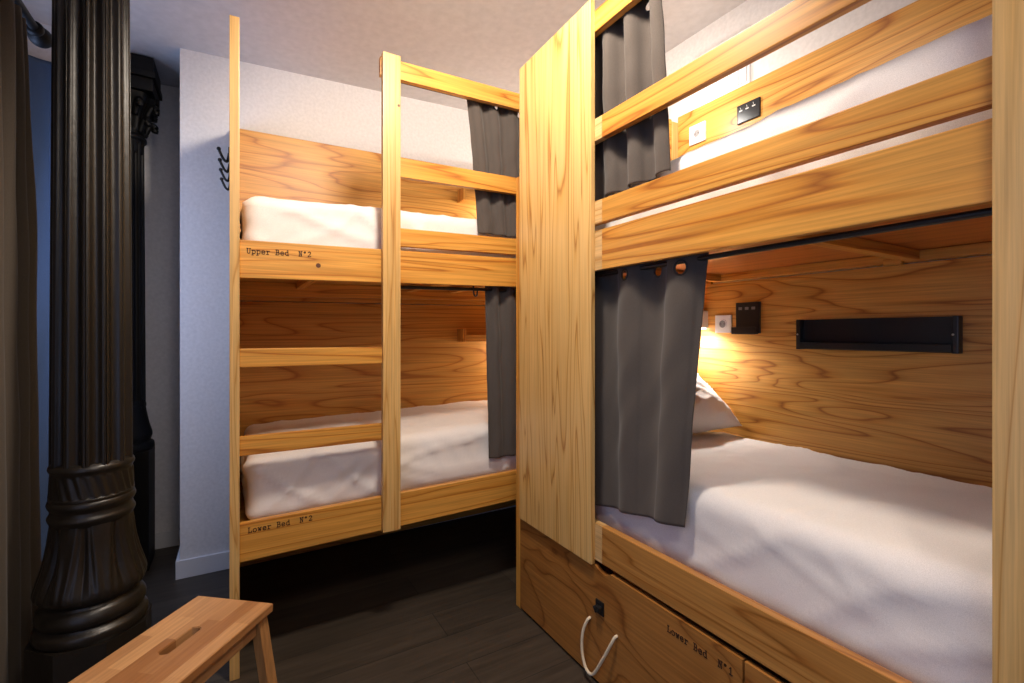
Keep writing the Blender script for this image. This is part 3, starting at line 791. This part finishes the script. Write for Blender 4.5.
# ------------------------------------------------------------------ step stool
ang = math.atan2(-.77, -.64)
sc_ = Vector((-.125, 1.505, 0))
stool = thing('step_stool', 'wooden step stool with a slotted butcher block top before the column', 'stool', sc_)
stool.rotation_euler = (0, 0, ang)
def sobj(name, bm, mat, label=None):
    me = bpy.data.meshes.new(name); bmesh.ops.recalc_face_normals(bm, faces=bm.faces); bm.to_mesh(me); bm.free()
    o = bpy.data.objects.new(name, me); C.objects.link(o); me.materials.append(mat); o.parent = stool
    return o
L2, W2 = .193, .1265
# top with a rounded slot: outer outline and inner slot joined by quads
bm = B()
M_ = 48
def outer(k):
    a = 2 * PI * (k + .5) / M_
    if k in (4, 19, 28, 43): return (math.copysign(L2, math.cos(a)), math.copysign(W2, math.sin(a)))
    c, s = math.cos(a), math.sin(a)
    m = max(abs(c) / L2, abs(s) / W2); return (c / m, s / m)
def inner(k):
    a = 2 * PI * (k + .5) / M_
    x, y = outer(k)
    hl, r = .056, .0135
    c, s = math.cos(a), math.sin(a)
    th = math.atan2(y / W2, x / L2)
    # stadium point by angle parameter
    ct, st = math.cos(th), math.sin(th)
    px = (hl - r) * max(-1, min(1, ct * 1.35)) + r * ct * (abs(ct) ** 1.0)
    py = r * max(-1, min(1, st * 1.6)) if abs(ct) < .8 else r * st * 1.6
    return (px, py)
rows = []
for z in (.5, .476):
    rows.append(([bm.verts.new((*outer(k), z)) for k in range(M_)], [bm.verts.new((*inner(k), z)) for k in range(M_)]))
for k in range(M_):
    j = (k + 1) % M_
    (o0, i0), (o1, i1) = rows
    bm.faces.new((o0[k], o0[j], i0[j], i0[k])); bm.faces.new((o1[k], i1[k], i1[j], o1[j]))
    bm.faces.new((o0[k], o1[k], o1[j], o0[j])); bm.faces.new((i0[k], i0[j], i1[j], i1[k]))
bmesh.ops.recalc_face_normals(bm, faces=bm.faces)
es = [e for e in bm.edges if len(e.link_faces) == 2 and e.calc_face_angle(0) > 1.0]
bmesh.ops.bevel(bm, geom=es, offset=.002, segments=2, affect='EDGES')
sobj('top', bm, stoolm)
for sx in (1, -1):
    for sy in (1, -1):
        bm = B()
        vs = box(bm, -.018, .018, -.014, .014, 0, .476, .002)
        for v in vs:
            f = 1 - v.co.z / .476
            v.co.x = v.co.x * (1 + .1 * f) + sx * (L2 - .032 + .030 * f)
            v.co.y = v.co.y + sy * (W2 - .024 + .055 * f)
        sobj('leg', bm, legwood)
for sy in (1, -1):
    bm = B(); box(bm, -L2 + .05, L2 - .05, sy * (W2 - .026) - .009, sy * (W2 - .026) + .009, .432, .4755, .002); sobj('apron', bm, stoolm)
for sx in (1, -1):
    bm = B(); box(bm, sx * (L2 - .034) - .009, sx * (L2 - .034) + .009, -W2 + .038, W2 - .038, .432, .4755, .002); sobj('apron', bm, stoolm)
    bm = B(); box(bm, sx * (L2 - .016) - .009, sx * (L2 - .016) + .009, -W2 - .006, W2 + .006, .20, .235, .002); sobj('stretcher', bm, stoolm)

# ------------------------------------------------------------------ light
def light(kind, loc, energy, col, size=.1, rot=None, **k):
    d = bpy.data.lights.new('light', kind); d.energy = energy; d.color = col
    if kind == 'AREA':
        d.shape = k.get('shape', 'RECTANGLE'); d.size = size; d.size_y = k.get('size_y', size)
        if 'spread' in k: d.spread = k['spread']
    else:
        d.shadow_soft_size = size
    if kind == 'SPOT': d.spot_size = k.get('angle', 1.2); d.spot_blend = k.get('blend', .5)
    o = bpy.data.objects.new('lamp_light', d); C.objects.link(o); o.location = loc
    if rot: o.rotation_euler = rot
    return o
WARM = (1.0, .86, .71)
DAY = (.42, .58, 1.0)
def aim(loc, to):
    return (Vector(to) - Vector(loc)).to_track_quat('-Z', 'Y').to_euler()
def ceiling_spot(loc, to, e, angle, size=.06, blend=.6):
    light('SPOT', loc, e, WARM, size, aim(loc, to), angle=math.radians(angle), blend=blend)
ceiling_spot((.55, 1.15, 2.74), (1.10, 2.0, 1.6), 68, 150, .12, .5)
ceiling_spot((.30, -.35, 2.74), (1.0, 1.1, 1.2), 42, 120, .32)
# daylight through the two windows in the left wall
light('AREA', (XL - .12, 2.40, 1.65), 17, DAY, .85, (0, -PI / 2, 0), size_y=1.5)
light('AREA', (XL - .12, -.28, 1.45), 3.5, DAY, 1.9, (0, -PI / 2, 0), size_y=2.0)
# bunk lamps: the right lower lamp's LED, then unseen lamps without bodies
LED = (1.0, .95, .88)
light('SPOT', (2.015, 1.640, 1.312), 8.5, LED, .02, (0, .0, 0), angle=2.95, blend=.5)
light('POINT', (1.88, 1.58, 2.40), 2.6, LED, .05)
light('POINT', (1.80, 2.90, 1.18), 4.0, WARM, .03)
light('POINT', (1.70, 2.85, 2.12), 5.8, LED, .04)

w = bpy.data.worlds.new('sky'); scene.world = w; w.use_nodes = True
w.node_tree.nodes['Background'].inputs[0].default_value = (.45, .60, 1.0, 1); w.node_tree.nodes['Background'].inputs[1].default_value = .6

# ------------------------------------------------------------------ camera
cam = bpy.data.cameras.new('camera'); co = bpy.data.objects.new('camera', cam); C.objects.link(co)
co.location = (0, 0, 1.3); co.rotation_euler = (PI / 2, 0, -math.radians(30.2))
cam.sensor_width = 36; cam.lens = 474.4 / 1024 * 36; cam.shift_y = -8.1 / 1024; cam.clip_start = .02
scene.camera = co
vs_ = scene.view_settings
vs_.view_transform = 'Standard'; vs_.look = 'None'; vs_.gamma = 1; vs_.use_curve_mapping = False; vs_.exposure = .85
